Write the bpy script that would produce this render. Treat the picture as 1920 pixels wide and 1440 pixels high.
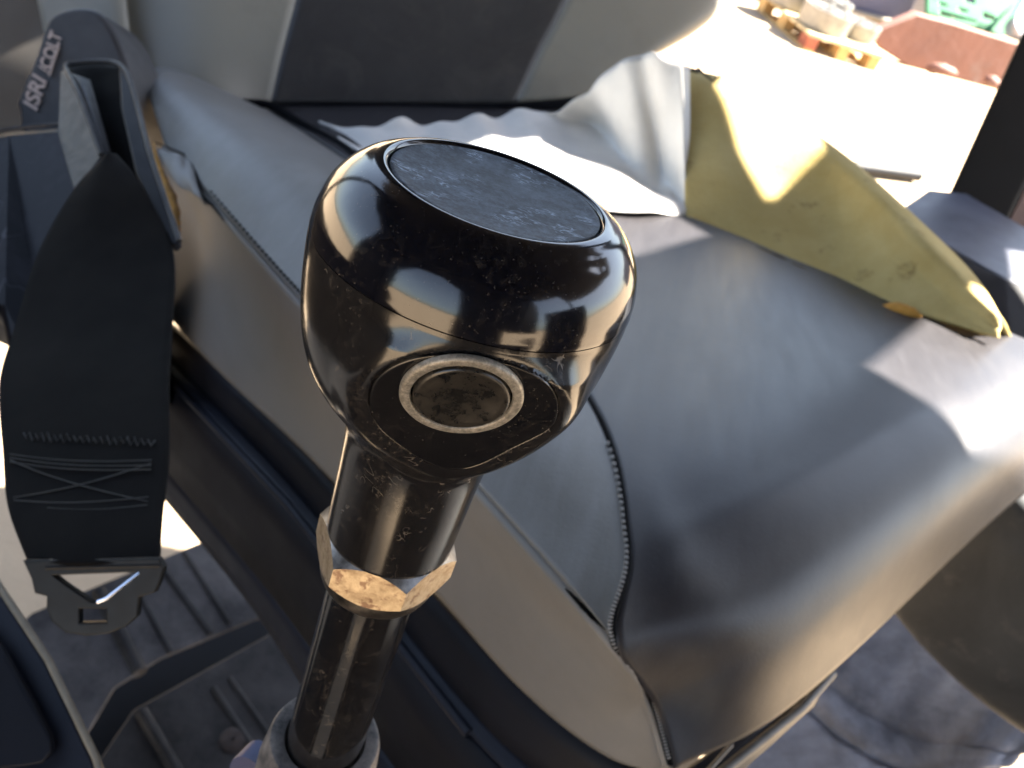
import bpy, bmesh, math, random
import numpy as np
random.seed(7)
R = math.radians
C = bpy.context.scene.collection
for o in list(bpy.data.objects): bpy.data.objects.remove(o)

# ---------------------------------------------------------------- camera, sky, sun, exposure
F = 1493.0
Lv = np.array([1813, -530, 1493.]); Bv = np.array([-1636, -1086, 1493.])
Lv /= np.linalg.norm(Lv); Bv -= Lv * (Lv @ Bv) / (Lv @ Lv); Bv /= np.linalg.norm(Bv)
Nv = np.cross(Lv, Bv)                                   # seat lateral / rearward / normal seen from the camera
al = R(14)
Uv = Nv * math.cos(al) - Bv * math.sin(al)              # world up seen from the camera
Yv = np.array([0, 0, 1.]) - Uv[2] * Uv; Yv /= np.linalg.norm(Yv)
Xv = np.cross(Yv, Uv)
M = np.array([Xv, Yv, Uv])                              # camera-space (right, down, forward) -> world
EYE = np.array([0, 0, 1.3])
from mathutils import Matrix, Vector
cam_d = bpy.data.cameras.new('camera'); cam = bpy.data.objects.new('camera', cam_d); C.objects.link(cam)
rt, dn, fw = M[:, 0], M[:, 1], M[:, 2]
cam.matrix_world = Matrix(((rt[0], -dn[0], -fw[0], EYE[0]), (rt[1], -dn[1], -fw[1], EYE[1]), (rt[2], -dn[2], -fw[2], EYE[2]), (0, 0, 0, 1)))
cam_d.sensor_width = 36; cam_d.lens = 36 * F / 1920
cam_d.clip_start = 0.01; cam_d.clip_end = 2000
cam_d.dof.use_dof = True; cam_d.dof.focus_distance = 0.146; cam_d.dof.aperture_fstop = 28.0
bpy.context.scene.camera = cam
bpy.context.scene.render.resolution_x = 1024; bpy.context.scene.render.resolution_y = 768

SUN = np.array([.53, .30, .79]); SUN /= np.linalg.norm(SUN)
w = bpy.data.worlds.new('World'); bpy.context.scene.world = w; w.use_nodes = True
nt = w.node_tree
sky = nt.nodes.new('ShaderNodeTexSky'); sky.sky_type = 'NISHITA'; sky.sun_disc = False
sky.sun_elevation = math.asin(SUN[2]); sky.sun_rotation = math.atan2(SUN[0], SUN[1])
sky.dust_density = 1.2
nt.nodes['Background'].inputs[1].default_value = 0.05  # lower end of the daylight range
hs = nt.nodes.new('ShaderNodeHueSaturation'); hs.inputs['Saturation'].default_value = .75
nt.links.new(sky.outputs[0], hs.inputs['Color']); nt.links.new(hs.outputs[0], nt.nodes['Background'].inputs[0])
sl = bpy.data.lights.new('sun', 'SUN'); sl.energy = 5.0; sl.angle = R(0.55); sl.color = (1, .93, .82)
so = bpy.data.objects.new('sun', sl); C.objects.link(so)
so.rotation_euler = Vector(SUN).to_track_quat('Z', 'Y').to_euler()
vs = bpy.context.scene.view_settings
vs.view_transform = 'Standard'; vs.look = 'None'; vs.gamma = 1; vs.use_curve_mapping = False; vs.exposure = 3.7

# ---------------------------------------------------------------- helpers
def P(px, py, d):
    return EYE + M @ (np.array([px - 960, py - 720, F]) * d / F)
def Hd(px, py, h):                                       # depth of the plane h below the eye, parallel to the seat
    return -h * F / (Nv @ np.array([px - 960, py - 720, F]))
def S_(px, py, h): return P(px, py, Hd(px, py, h))
def G(px, py, z=0.0):
    r = M @ np.array([px - 960, py - 720, F]); return EYE + r * (z - EYE[2]) / r[2]
def cv(v): return M @ np.array(v, float)                 # camera-space direction -> world

def tag(o, label=None, cat=None, group=None, kind=None):
    if label: o['label'] = label
    if cat: o['category'] = cat
    if group: o['group'] = group
    if kind: o['kind'] = kind
    return o
def thing(name, loc, label, cat, group=None, kind=None):
    o = bpy.data.objects.new(name, None); o.empty_display_size = .05; C.objects.link(o); o.location = Vector([float(x) for x in loc])
    return tag(o, label, cat, group, kind)
def wloc(o):
    v = np.zeros(3)
    while o is not None: v += np.array(o.location); o = o.parent
    return v
def obj(name, V, Fc, mat, parent=None, smooth=True, sharp=None, loc=None):
    V = np.array(V, float)
    o_loc = np.zeros(3)
    if parent is not None: V = V - wloc(parent)
    elif loc is not None: V = V - np.array(loc); o_loc = np.array(loc, float)
    me = bpy.data.meshes.new(name); me.from_pydata([tuple(v) for v in V], [], [tuple(int(i) for i in f) for f in Fc]); me.update()
    bm = bmesh.new(); bm.from_mesh(me); bmesh.ops.remove_doubles(bm, verts=bm.verts, dist=1e-6); bmesh.ops.recalc_face_normals(bm, faces=bm.faces); bm.to_mesh(me); bm.free()
    if smooth:
        for p in me.polygons: p.use_smooth = True
        if sharp: me.set_sharp_from_angle(angle=R(sharp))
    if mat: me.materials.append(mat)
    o = bpy.data.objects.new(name, me); C.objects.link(o); o.location = Vector(o_loc)
    if parent is not None: o.parent = parent
    return o
def cr(p0, p1, p2, p3, t):
    return .5 * ((2 * p1) + (-p0 + p2) * t + (2 * p0 - 5 * p1 + 4 * p2 - p3) * t * t + (-p0 + 3 * p1 - 3 * p2 + p3) * t ** 3)
def spl(pts, u):                                         # u in [0, n-1]
    n = len(pts); i = min(int(u), n - 2); t = u - i
    g = lambda k: pts[k] if 0 <= k < n else (2 * pts[0] - pts[1] if k < 0 else 2 * pts[-1] - pts[-2])
    return cr(g(i - 1), g(i), g(i + 1), g(i + 2), t)
def curve(pts, n):
    pts = [np.array(p, float) for p in pts]
    return [spl(pts, u) for u in np.linspace(0, len(pts) - 1, n)]
class Net:
    def __init__(s, cols): s.c = [[np.array(p, float) for p in c] for c in cols]
    def at(s, u, v): return spl([spl(c, v) for c in s.c], u)
    def grid(s, us, vs, bump=None):
        V = []
        for u in us:
            row = [s.at(u, v) for v in vs]
            V.append(row)
        V = np.array(V)
        if bump is not None:
            du = np.gradient(V, axis=0); dv = np.gradient(V, axis=1)
            n = np.cross(du, dv); n /= np.linalg.norm(n, axis=2, keepdims=True) + 1e-9
            for i, u in enumerate(us):
                for j, v in enumerate(vs): V[i, j] += n[i, j] * bump(u, v)
        return V
def gridobj(name, V, mat, parent, thick=0, smooth=True, loc=None):
    a, b = V.shape[:2]
    Vf = V.reshape(-1, 3); Fc = [(i * b + j, (i + 1) * b + j, (i + 1) * b + j + 1, i * b + j + 1) for i in range(a - 1) for j in range(b - 1)]
    o = obj(name, Vf, Fc, mat, parent, smooth, loc=loc)
    if thick:
        m = o.modifiers.new('thick', 'SOLIDIFY'); m.thickness = thick; m.offset = 0
    return o
def slab(name, pts, vec, mat, parent, bevel=0, loc=None, smooth=False):   # polygon of world points extruded along vec
    n = len(pts); pts = [np.array(p, float) for p in pts]; vec = np.array(vec, float)
    V = pts + [p + vec for p in pts]
    Fc = [tuple(range(n)), tuple(range(2 * n - 1, n - 1, -1))] + [(i, (i + 1) % n, (i + 1) % n + n, i + n) for i in range(n)]
    o = obj(name, V, Fc, mat, parent, smooth, loc=loc)
    if bevel:
        m = o.modifiers.new('bevel', 'BEVEL'); m.width = bevel; m.segments = 3; m.limit_method = 'ANGLE'
        for p in o.data.polygons: p.use_smooth = True
        o.data.set_sharp_from_angle(angle=R(35))
    return o
def boxw(name, c, ax, half, mat, parent, bevel=0, loc=None):
    ax = [np.array(a, float) / np.linalg.norm(a) for a in ax]; c = np.array(c, float)
    b = [c + ax[0] * half[0] * i + ax[1] * half[1] * j - ax[2] * half[2] for i, j in ((-1, -1), (1, -1), (1, 1), (-1, 1))]
    return slab(name, b, ax[2] * 2 * half[2], mat, parent, bevel, loc)
def tube(name, pts, r, mat, parent, n=10, loc=None):
    pts = [np.array(p, float) for p in pts]; V = []; Fc = []
    for i, p in enumerate(pts):
        t = pts[min(i + 1, len(pts) - 1)] - pts[max(i - 1, 0)]; t /= np.linalg.norm(t) + 1e-12
        a = np.cross(t, [0.3, 0.2, 1.]); a /= np.linalg.norm(a); b = np.cross(t, a)
        rr = r[i] if hasattr(r, '__len__') else r
        for k in range(n):
            q = 2 * math.pi * k / n; V.append(p + rr * (a * math.cos(q) + b * math.sin(q)))
    for i in range(len(pts) - 1):
        for k in range(n): Fc.append((i * n + k, i * n + (k + 1) % n, (i + 1) * n + (k + 1) % n, (i + 1) * n + k))
    Fc += [tuple(range(n)), tuple((len(pts) - 1) * n + k for k in range(n))]
    return obj(name, V, Fc, mat, parent, True, 50, loc)
def lathe(name, c, ax, prof, mat, parent, n=128, e=None, loc=None, sharp=30, cap=False):   # prof: (distance along ax, radius)
    ax = np.array(ax, float) / np.linalg.norm(ax); e1 = np.cross(ax, [0.31, .2, .9]) if e is None else np.array(e) - ax * (ax @ np.array(e)); e1 /= np.linalg.norm(e1); e2 = np.cross(ax, e1)
    V = []; Fc = []
    for (a, r) in prof:
        for k in range(n):
            q = 2 * math.pi * k / n; V.append(c + ax * a + r * (e1 * math.cos(q) + e2 * math.sin(q)))
    for i in range(len(prof) - 1):
        for k in range(n): Fc.append((i * n + k, i * n + (k + 1) % n, (i + 1) * n + (k + 1) % n, (i + 1) * n + k))
    if cap: Fc += [tuple(range(n)), tuple((len(prof) - 1) * n + k for k in range(n))]
    return obj(name, V, Fc, mat, parent, True, sharp, loc)
def pcurve(prof, n):                                     # smooth profile
    return [tuple(p) for p in curve([np.array(p) for p in prof], n)]

# ---------------------------------------------------------------- materials
class Mat:
    def __init__(s, name):
        s.m = bpy.data.materials.new(name); s.m.use_nodes = True; s.t = s.m.node_tree; s.b = s.t.nodes['Principled BSDF']
        s.co = s.t.nodes.new('ShaderNodeTexCoord').outputs['Object']
    def n(s, ty, **k):
        x = s.t.nodes.new(ty)
        for a, v in k.items(): setattr(x, a, v)
        return x
    def L(s, a, b): s.t.links.new(a, b)
    def noise(s, scale, detail=4, rough=.55, dist=0, stretch=None):
        x = s.n('ShaderNodeTexNoise'); x.inputs['Scale'].default_value = scale; x.inputs['Detail'].default_value = detail
        x.inputs['Roughness'].default_value = rough; x.inputs['Distortion'].default_value = dist
        src = s.co
        if stretch:
            mp = s.n('ShaderNodeMapping'); mp.inputs['Scale'].default_value = stretch[0]
            if len(stretch) > 1: mp.inputs['Rotation'].default_value = stretch[1]
            s.L(src, mp.inputs[0]); src = mp.outputs[0]
        s.L(src, x.inputs['Vector']); return x.outputs['Fac']
    def ramp(s, f, a, b, v0=0., v1=1.):
        x = s.n('ShaderNodeMapRange'); x.inputs[1].default_value = a; x.inputs[2].default_value = b; x.inputs[3].default_value = v0; x.inputs[4].default_value = v1
        s.L(f, x.inputs[0]); return x.outputs[0]
    def math(s, op, a, b=None):
        x = s.n('ShaderNodeMath', operation=op)
        for i, v in enumerate((a, b)):
            if v is None: continue
            if isinstance(v, (int, float)): x.inputs[i].default_value = v
            else: s.L(v, x.inputs[i])
        return x.outputs[0]
    def mix(s, f, a, b):
        x = s.n('ShaderNodeMix', data_type='RGBA')
        for i, v in ((0, f), (6, a), (7, b)):
            if isinstance(v, (int, float)): x.inputs[i].default_value = v
            elif isinstance(v, (tuple, list)): x.inputs[i].default_value = tuple(v)[:3] + (1,)
            else: s.L(v, x.inputs[i])
        return x.outputs[2]
    def set(s, **k):
        for a, v in k.items():
            i = s.b.inputs[a.replace('_', ' ')]
            if isinstance(v, (int, float)): i.default_value = v
            elif isinstance(v, (tuple, list)): i.default_value = tuple(v)[:3] + (1,)
            else: s.L(v, i)
        return s
    def bump(s, f, strength=.3, dist=.001):
        x = s.n('ShaderNodeBump'); x.inputs['Strength'].default_value = strength; x.inputs['Distance'].default_value = dist
        s.L(f, x.inputs['Height']); s.L(x.outputs[0], s.b.inputs['Normal']); return s
def plain(name, c, rough=.6, var=.15, scale=20, metal=0, bump=0, bscale=200, bd=.001, spec=.5):
    m = Mat(name); f = m.noise(scale, 5, .6)
    lo = tuple(x * (1 - var) for x in c); hi = tuple(min(1, x * (1 + var)) for x in c)
    m.set(Base_Color=m.mix(m.ramp(f, .3, .7), lo, hi), Roughness=m.ramp(m.noise(scale * 2.3), .3, .7, rough * .88, min(1, rough * 1.12)), Metallic=metal, Specular_IOR_Level=spec)
    if bump: m.bump(m.noise(bscale, 6, .6), bump, bd)
    return m.m
def dusty_black(name, base=(.006, .006, .007), rough=.10, dust=.25, lint=True, speck=.6, dcol=(.30, .25, .20), coat=0., veil=.06):
    m = Mat(name)
    sp = m.ramp(m.noise(1900, 2, .5), .68, .78)                      # fine dust specks
    patch = m.ramp(m.noise(45, 4, .6), .42, .72)
    sp = m.math('MULTIPLY', m.math('MULTIPLY', sp, m.ramp(patch, 0, 1, .25, 1)), speck)
    cl = m.ramp(m.noise(700, 6, .7), .5, .8)
    cl = m.math('MULTIPLY', m.math('MULTIPLY', cl, patch), dust)
    d = m.math('ADD', sp, cl)
    if lint:
        a = m.noise(260, 1, .5, 1.2); b = m.noise(230, 2, .6)
        ln = m.ramp(m.math('ABSOLUTE', m.math('SUBTRACT', a, .5)), .010, .030, .26, 0)
        ln = m.math('MULTIPLY', ln, m.ramp(b, .56, .62))
        ln = m.math('MULTIPLY', ln, m.ramp(m.noise(70, 2), .48, .58, .0, .75))
        d = m.math('MAXIMUM', d, ln)
    d = m.math('MINIMUM', m.math('ADD', d, m.ramp(m.noise(90, 3), .3, .7, veil * .4, veil)), .9)
    m.set(Base_Color=m.mix(d, base, dcol), Roughness=m.ramp(d, 0, .6, rough, .55), Specular_IOR_Level=.62, Coat_Weight=coat, Coat_Roughness=.05)
    m.bump(m.noise(420, 3), .035, .0004)
    return m.m

def vinyl(name, c, rough=.42, worn=.35, wc=(.2, .2, .2), stre=((1, 1, 1),), spec=.5, dirt=.25, bmp=.20):
    m = Mat(name)
    wv = m.ramp(m.noise(7, 6, .62, .6, stre), .40, .72)
    st = m.ramp(m.noise(26, 6, .7, .3, stre), .42, .70)
    f = m.math('MULTIPLY', m.math('ADD', m.math('MULTIPLY', wv, .6), m.math('MULTIPLY', st, .4)), worn)
    spk = m.math('MULTIPLY', m.ramp(m.noise(420, 3, .6), .62, .75), .10)
    fs = m.ramp(m.noise(95, 5, .75, .2, ((1, .10, 1), (0, 0, .85))), .40, .66)          # fine rub streaks
    dt = m.ramp(m.noise(11, 7, .7, 1.0), .50, .72, 0, dirt)
    f = m.math('MINIMUM', m.math('ADD', f, m.math('MULTIPLY', fs, worn * .35)), 1)
    m.set(Base_Color=m.mix(dt, m.mix(m.math('ADD', f, spk), c, wc), (.12, .105, .085)), Roughness=m.ramp(m.math('ADD', st, fs), 0, 2, rough * .92, rough * 1.12), Specular_IOR_Level=spec)
    g = m.n('ShaderNodeTexVoronoi'); g.inputs['Scale'].default_value = 900; m.L(m.co, g.inputs['Vector'])
    h = m.math('ADD', m.math('MULTIPLY', g.outputs['Distance'], .25), m.math('MULTIPLY', m.noise(30, 5, .6), 1.2))
    m.bump(h, bmp, .0014)
    return m.m

MT = {}
MT['knob'] = dusty_black('glossy black plastic', base=(.0025, .003, .006), rough=.115, dust=.20, lint=False, speck=.55, veil=.004)
MT['knobbody'] = dusty_black('dusty black plastic', rough=.15, dust=.28, lint=True, speck=.30, veil=.02)
MT['panel'] = dusty_black('button plate plastic', base=(.004, .004, .005), rough=.22, dust=.14, lint=False, speck=.4, veil=.008)
MT['shaft'] = dusty_black('black painted steel', rough=.10, dust=.4, lint=True, speck=.22, veil=.012)
def disc_mat():
    m = Mat('scuffed sky-tinted inlay')
    a = m.noise(300, 2, .6, .6, ((1, 2.6, 1), (0, 0, .35)))
    ln = m.ramp(m.math('ABSOLUTE', m.math('SUBTRACT', a, .5)), .012, .045, 1, 0)
    ln = m.math('MULTIPLY', ln, m.ramp(m.noise(190, 2, .6), .50, .58)); ln = m.math('MULTIPLY', ln, m.ramp(m.noise(55, 2), .38, .60))
    fz = m.ramp(m.noise(700, 4, .85), .42, .66, 0, .14); cl = m.ramp(m.noise(80, 6, .85), .44, .66, 0, .32)
    d = m.math('MINIMUM', m.math('ADD', m.math('MULTIPLY', ln, .9), m.math('ADD', fz, cl)), 1)
    m.set(Base_Color=m.mix(d, (.014, .018, .030), (.46, .54, .66)), Roughness=m.ramp(d, 0, 1, .5, .8), Specular_IOR_Level=.12)  # besides the scuffs, the blue tint carries a painted sky sheen
    m.bump(m.noise(1500, 3), .12, .0003); return m.m
MT['disc'] = disc_mat()
def ring_mat():
    m = Mat('satin metal ring'); d = m.ramp(m.noise(900, 5, .8), .4, .7)
    m.set(Base_Color=m.mix(d, (.17, .155, .13), (.44, .40, .34)), Roughness=.5, Metallic=.45); m.bump(m.noise(1600, 3), .25, .0003); return m.m
MT['ring'] = ring_mat()
def btn_mat():
    m = Mat('worn button rubber'); d = m.ramp(m.noise(240, 5, .75), .40, .75)
    m.set(Base_Color=m.mix(d, (.008, .0075, .007), (.045, .038, .030)), Roughness=m.ramp(d, 0, 1, .24, .45)); m.bump(m.noise(900, 4), .12, .0003); return m.m
MT['btn'] = btn_mat()
def nut_mat():
    m = Mat('tarnished warm-tinted steel'); a = m.noise(260, 6, .75); b = m.noise(620, 4, .7)
    c1 = m.mix(m.ramp(a, .40, .62), (.50, .41, .29), (.33, .25, .165)); c2 = m.mix(m.ramp(m.noise(330, 3, .6), .56, .66, 0, .8), c1, (.16, .09, .065))
    m.set(Base_Color=c2, Roughness=m.ramp(a, .3, .7, .30, .55), Metallic=.85); m.bump(a, .25, .0004); return m.m
MT['nut'] = nut_mat()  # facet tint includes warm light reflected from sunlit surroundings
def steel_mat(name, c0, c1, r=.4, sc=200, metal=.8):
    m = Mat(name); a = m.noise(sc, 6, .75)
    m.set(Base_Color=m.mix(m.ramp(a, .35, .65), c0, c1), Roughness=m.ramp(a, .3, .7, r * .8, r * 1.3), Metallic=metal); m.bump(a, .2, .0004); return m.m
MT['chamfer'] = steel_mat('grey steel chamfer', (.10, .10, .10), (.30, .29, .28), .35)
MT['dome'] = steel_mat('dark steel washer', (.05, .045, .04), (.16, .14, .12), .33)
MT['collar'] = steel_mat('scuffed collar', (.028, .026, .027), (.19, .165, .15), .6, 130, .2)
MT['blue'] = plain('blue plastic', (.025, .035, .10), .5)

ST = ((1, .35, 1), (0, 0, .9))
MT['grey'] = vinyl('grey vinyl', (.125, .119, .108), .48, .55, (.25, .25, .25), ST)
MT['greyside'] = vinyl('grey side vinyl', (.165, .155, .142), .55, .5, (.23, .21, .19), ST)
MT['dark'] = vinyl('dark vinyl', (.022, .0205, .023), .40, .18, (.095, .093, .10), ((1, .22, 1), (0, 0, .95)), .30, .04, .12)
MT['backgrey'] = vinyl('backrest grey vinyl', (.205, .19, .155), .5, .4, (.19, .18, .155), ST)
MT['backdark'] = vinyl('backrest dark vinyl', (.024, .022, .022), .5, .4, (.06, .055, .05), ST)
MT['thread'] = plain('thread', (.26, .25, .24), .8, spec=.1)
MT['threaddark'] = plain('black seam cord', (.005, .005, .006), .8, spec=.05)  # the cord itself is black
MT['cloth'] = plain('pale backing cloth', (.60, .58, .55), .85, .10, 15, bump=.3, bscale=60, bd=.004)
def foam_mat():
    m = Mat('yellow foam'); a = m.noise(12, 6, .65); st = m.ramp(m.noise(5, 3, .5), .5, .75)
    c = m.mix(m.ramp(a, .3, .7), (.37, .275, .10), (.48, .38, .175))
    spot = m.math('MULTIPLY', m.ramp(m.noise(34, 5, .7), .60, .70), .55)
    c = m.mix(m.math('MULTIPLY', st, .35), c, (.22, .15, .05)); c = m.mix(spot, c, (.12, .07, .025))
    m.set(Base_Color=c, Roughness=.95, Subsurface_Weight=.0, Specular_IOR_Level=.1); m.bump(m.noise(260, 5, .7), .5, .003); return m.m
MT['foam'] = foam_mat()
MT['foamorange'] = plain('aged orange foam', (.45, .22, .04), .95, .35, 90, bump=.6, bscale=300, bd=.003)
MT['navy'] = plain('navy black plastic', (.006, .0065, .010), .55, .35, 12, spec=.22, bump=.15, bscale=90)
MT['navyedge'] = plain('paler edge', (.10, .09, .08), .5, .3, 40)  # edge strips lighter than the parts they border
def scratched(name, c, cs=(.10, .10, .12), rough=.4):
    m = Mat(name); a = m.noise(16, 2, .5, 2.0, ((1, .15, 1), (.3, .5, .7))); ln = m.ramp(m.math('ABSOLUTE', m.math('SUBTRACT', a, .5)), .002, .006, .7, 0)
    ln = m.math('MULTIPLY', ln, m.ramp(m.noise(9, 2), .5, .62)); sm = m.ramp(m.noise(22, 5, .7), .48, .78, 0, .35)
    m.set(Base_Color=m.mix(m.math('MAXIMUM', ln, sm), c, cs), Roughness=m.ramp(sm, 0, .35, rough, .6), Specular_IOR_Level=.22); m.bump(m.noise(700, 3), .1, .0006); return m.m
MT['console'] = scratched('scratched black panel', (.007, .007, .009))
MT['frameblue'] = plain('blue black frame paint', (.010, .012, .020), .5, .3, 18, spec=.3)
MT['beigeedge'] = plain('pale beige', (.26, .22, .16), .6, .2, 60)
MT['sleeve'] = plain('greyish buckle sleeve plastic', (.025, .024, .026), .5, .45, 60, spec=.3, bump=.2, bscale=400)
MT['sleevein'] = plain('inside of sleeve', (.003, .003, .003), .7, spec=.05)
MT['arm'] = plain('armrest plastic', (.035, .033, .034), .5, .25, 30, spec=.3, bump=.2, bscale=500)
MT['print'] = plain('faded pink print', (.42, .33, .29), .7, .2, 300)
def web_mat():
    m = Mat('black webbing'); wv = m.n('ShaderNodeTexWave'); wv.inputs['Scale'].default_value = 260; m.L(m.co, wv.inputs['Vector'])
    m.set(Base_Color=m.mix(m.ramp(m.noise(40, 4), .3, .7), (.0045, .004, .004), (.009, .008, .0075)), Roughness=.85, Specular_IOR_Level=.10); m.bump(wv.outputs['Fac'], .25, .0006); return m.m
MT['web'] = web_mat()
MT['webstitch'] = plain('dark grey thread', (.030, .029, .028), .8)
MT['buckle'] = plain('dark coated steel', (.007, .0065, .006), .45, .3, 60, metal=0, spec=.25)
MT['bright'] = plain('blue reflection bar', (.45, .5, .62), .22, .1, 60, metal=1)
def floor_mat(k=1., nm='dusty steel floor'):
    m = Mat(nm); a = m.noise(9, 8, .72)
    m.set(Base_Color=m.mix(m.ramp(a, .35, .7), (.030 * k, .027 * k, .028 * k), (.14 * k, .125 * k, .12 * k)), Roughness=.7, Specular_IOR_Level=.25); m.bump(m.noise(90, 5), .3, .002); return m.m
MT['floor'] = floor_mat(); MT['floordark'] = floor_mat(.4, 'darker steel floor')  # second tone is the same pattern scaled darker
MT['rust'] = plain('rusty iron', (.030, .018, .014), .8, .4, 60)
def sand_mat():
    m = Mat('pale dusty ground'); a = m.noise(.6, 8, .65); b = m.noise(30, 6, .7)
    c = m.mix(m.ramp(a, .3, .7), (.30, .225, .15), (.38, .295, .205)); c = m.mix(m.ramp(b, .55, .75, 0, .25), c, (.30, .23, .16))
    m.set(Base_Color=c, Roughness=.95, Specular_IOR_Level=.1); m.bump(b, .4, .01); return m.m
MT['sand'] = sand_mat()
def mudcloth():
    m = Mat('mud stained grey sheet'); a = m.noise(7, 7, .68, .5); b = m.noise(22, 6, .7)
    c = m.mix(m.ramp(a, .35, .68), (.13, .125, .14), (.42, .41, .45)); c = m.mix(m.ramp(b, .5, .75, 0, .5), c, (.13, .115, .10))
    m.set(Base_Color=c, Roughness=.85); m.bump(b, .5, .006); return m.m
MT['mud'] = mudcloth()
def tank_mat():
    m = Mat('dusty black drum'); a = m.noise(5, 6, .65, .4); sc = m.ramp(m.noise(28, 6, .75), .56, .72, 0, .45)
    c = m.mix(m.ramp(a, .3, .72), (.018, .020, .023), (.075, .080, .085)); c = m.mix(sc, c, (.15, .14, .13))
    m.set(Base_Color=c, Roughness=.62); m.bump(m.noise(40, 5), .2, .003); return m.m
MT['tank'] = tank_mat()
MT['black'] = plain('black cab paint', (.006, .006, .007), .5, .3, 10, spec=.15)
MT['rustedge'] = plain('faded pink-brown paint', (.16, .11, .10), .7, .3, 20)
MT['armblue'] = plain('blue grey armrest vinyl', (.055, .060, .085), .5, .3, 14, bump=.3, bscale=200)
MT['wood'] = plain('pallet wood', (.42, .25, .09), .85, .3, 6)
MT['woodtop'] = plain('pale pallet boards', (.52, .40, .22), .85, .2, 6)
MT['redwood'] = plain('red painted block end', (.26, .07, .035), .8, .3, 20)
MT['cast'] = plain('machined cast metal', (.20, .19, .17), .38, .25, 12, metal=.35)
MT['castdark'] = plain('dark bore', (.05, .06, .07), .5)
def slab_mat():
    m = Mat('rust red painted steel'); a = m.noise(2.6, 6, .6)
    c = m.mix(m.ramp(a, .35, .6), (.15, .062, .042), (.12, .05, .034)); c = m.mix(m.ramp(m.noise(1.5, 5, .6), .53, .66, 0, .7), c, (.14, .11, .10))
    m.set(Base_Color=c, Roughness=.7); m.bump(m.noise(6, 5), .4, .02); return m.m
MT['redslab'] = slab_mat()
MT['green'] = plain('green plastic', (.012, .15, .055), .45, .2, 10)
MT['bluebox'] = plain('dark blue grey container paint', (.10, .105, .16), .5, .15, 3)
MT['plastic'] = plain('grey plastic wrap', (.26, .25, .27), .3, .3, 3)
MT['pale'] = plain('pale scrap', (.45, .42, .33), .6, .4, 8)

# ---------------------------------------------------------------- setting
g = boxw('ground', (0, 60, -.5), ((1, 0, 0), (0, 1, 0), (0, 0, 1)), (300, 300, .5), MT['sand'], None); tag(g, kind='structure')

# cab: floor, posts, canopy
cab = thing('cab', (0.1, 0.3, 0.0), 'dark machine cab around the seat, with black post behind the right armrest', 'cab')
ROOFZ = 2.02
EZ = ((1, 0, 0), (0, 1, 0), (0, 0, 1))
#ROOF#
def sun_mask_roof(holes=()):  # unseen sheet added to shade the cab, outline tuned for the light
    cu = bpy.data.curves.new('sun_mask_canopy', 'CURVE'); cu.dimensions = '2D'; cu.fill_mode = 'BOTH'; cu.extrude = .012
    for poly in [[(-.84, -.62), (1.15, -.62), (1.15, -.10), (1.75, -.10), (1.75, 1.66), (1.02, 1.66), (.98, 1.44), (.79, 1.44), (.74, 1.555), (.66, 1.52), (.52, 1.475), (.36, 1.50), (.28, 1.66), (-.84, 1.66)]] + list(holes):
        sp = cu.splines.new('POLY'); sp.points.add(len(poly) - 1)
        for p, q in zip(sp.points, poly): p.co = (q[0], q[1], 0, 1)
        sp.use_cyclic_u = True
    tmp = bpy.data.objects.new('tmp', cu); C.objects.link(tmp)
    me = bpy.data.meshes.new_from_object(tmp); bpy.data.objects.remove(tmp)
    me.name = 'sun_mask_canopy'; me.materials.clear(); me.materials.append(MT['black'])
    o = bpy.data.objects.new('sun_mask_canopy', me); C.objects.link(o); o.parent = cab; o.location = Vector((0, 0, ROOFZ)) - cab.location
    return o
SUN_PATCH_HOLES = [  # openings shaped so sun patches land on seat, cloth and foam
 [(.560,1.170),(.588,1.229),(.643,1.261),(.700,1.225),(.752,1.170),(.800,1.116),(.812,1.100),(.775,1.044),(.746,.997),(.703,.980),(.655,1.018)],
 [(.715,1.27),(.729,1.254),(.776,1.202),(.809,1.174),(.842,1.142),(.850,1.179),(.852,1.205),(.852,1.30),(.80,1.36),(.72,1.33)],
 [(.865,.853),(.899,.910),(.939,.978),(.952,1.004),(.985,1.035),(1.05,1.08),(1.30,1.10),(1.20,.98),(.99,.835),(.95,.806),(.917,.787)],
 [(1.148,1.27),(1.165,1.36),(1.32,1.42),(1.32,1.22)],
]
sun_mask_roof(SUN_PATCH_HOLES)

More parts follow.
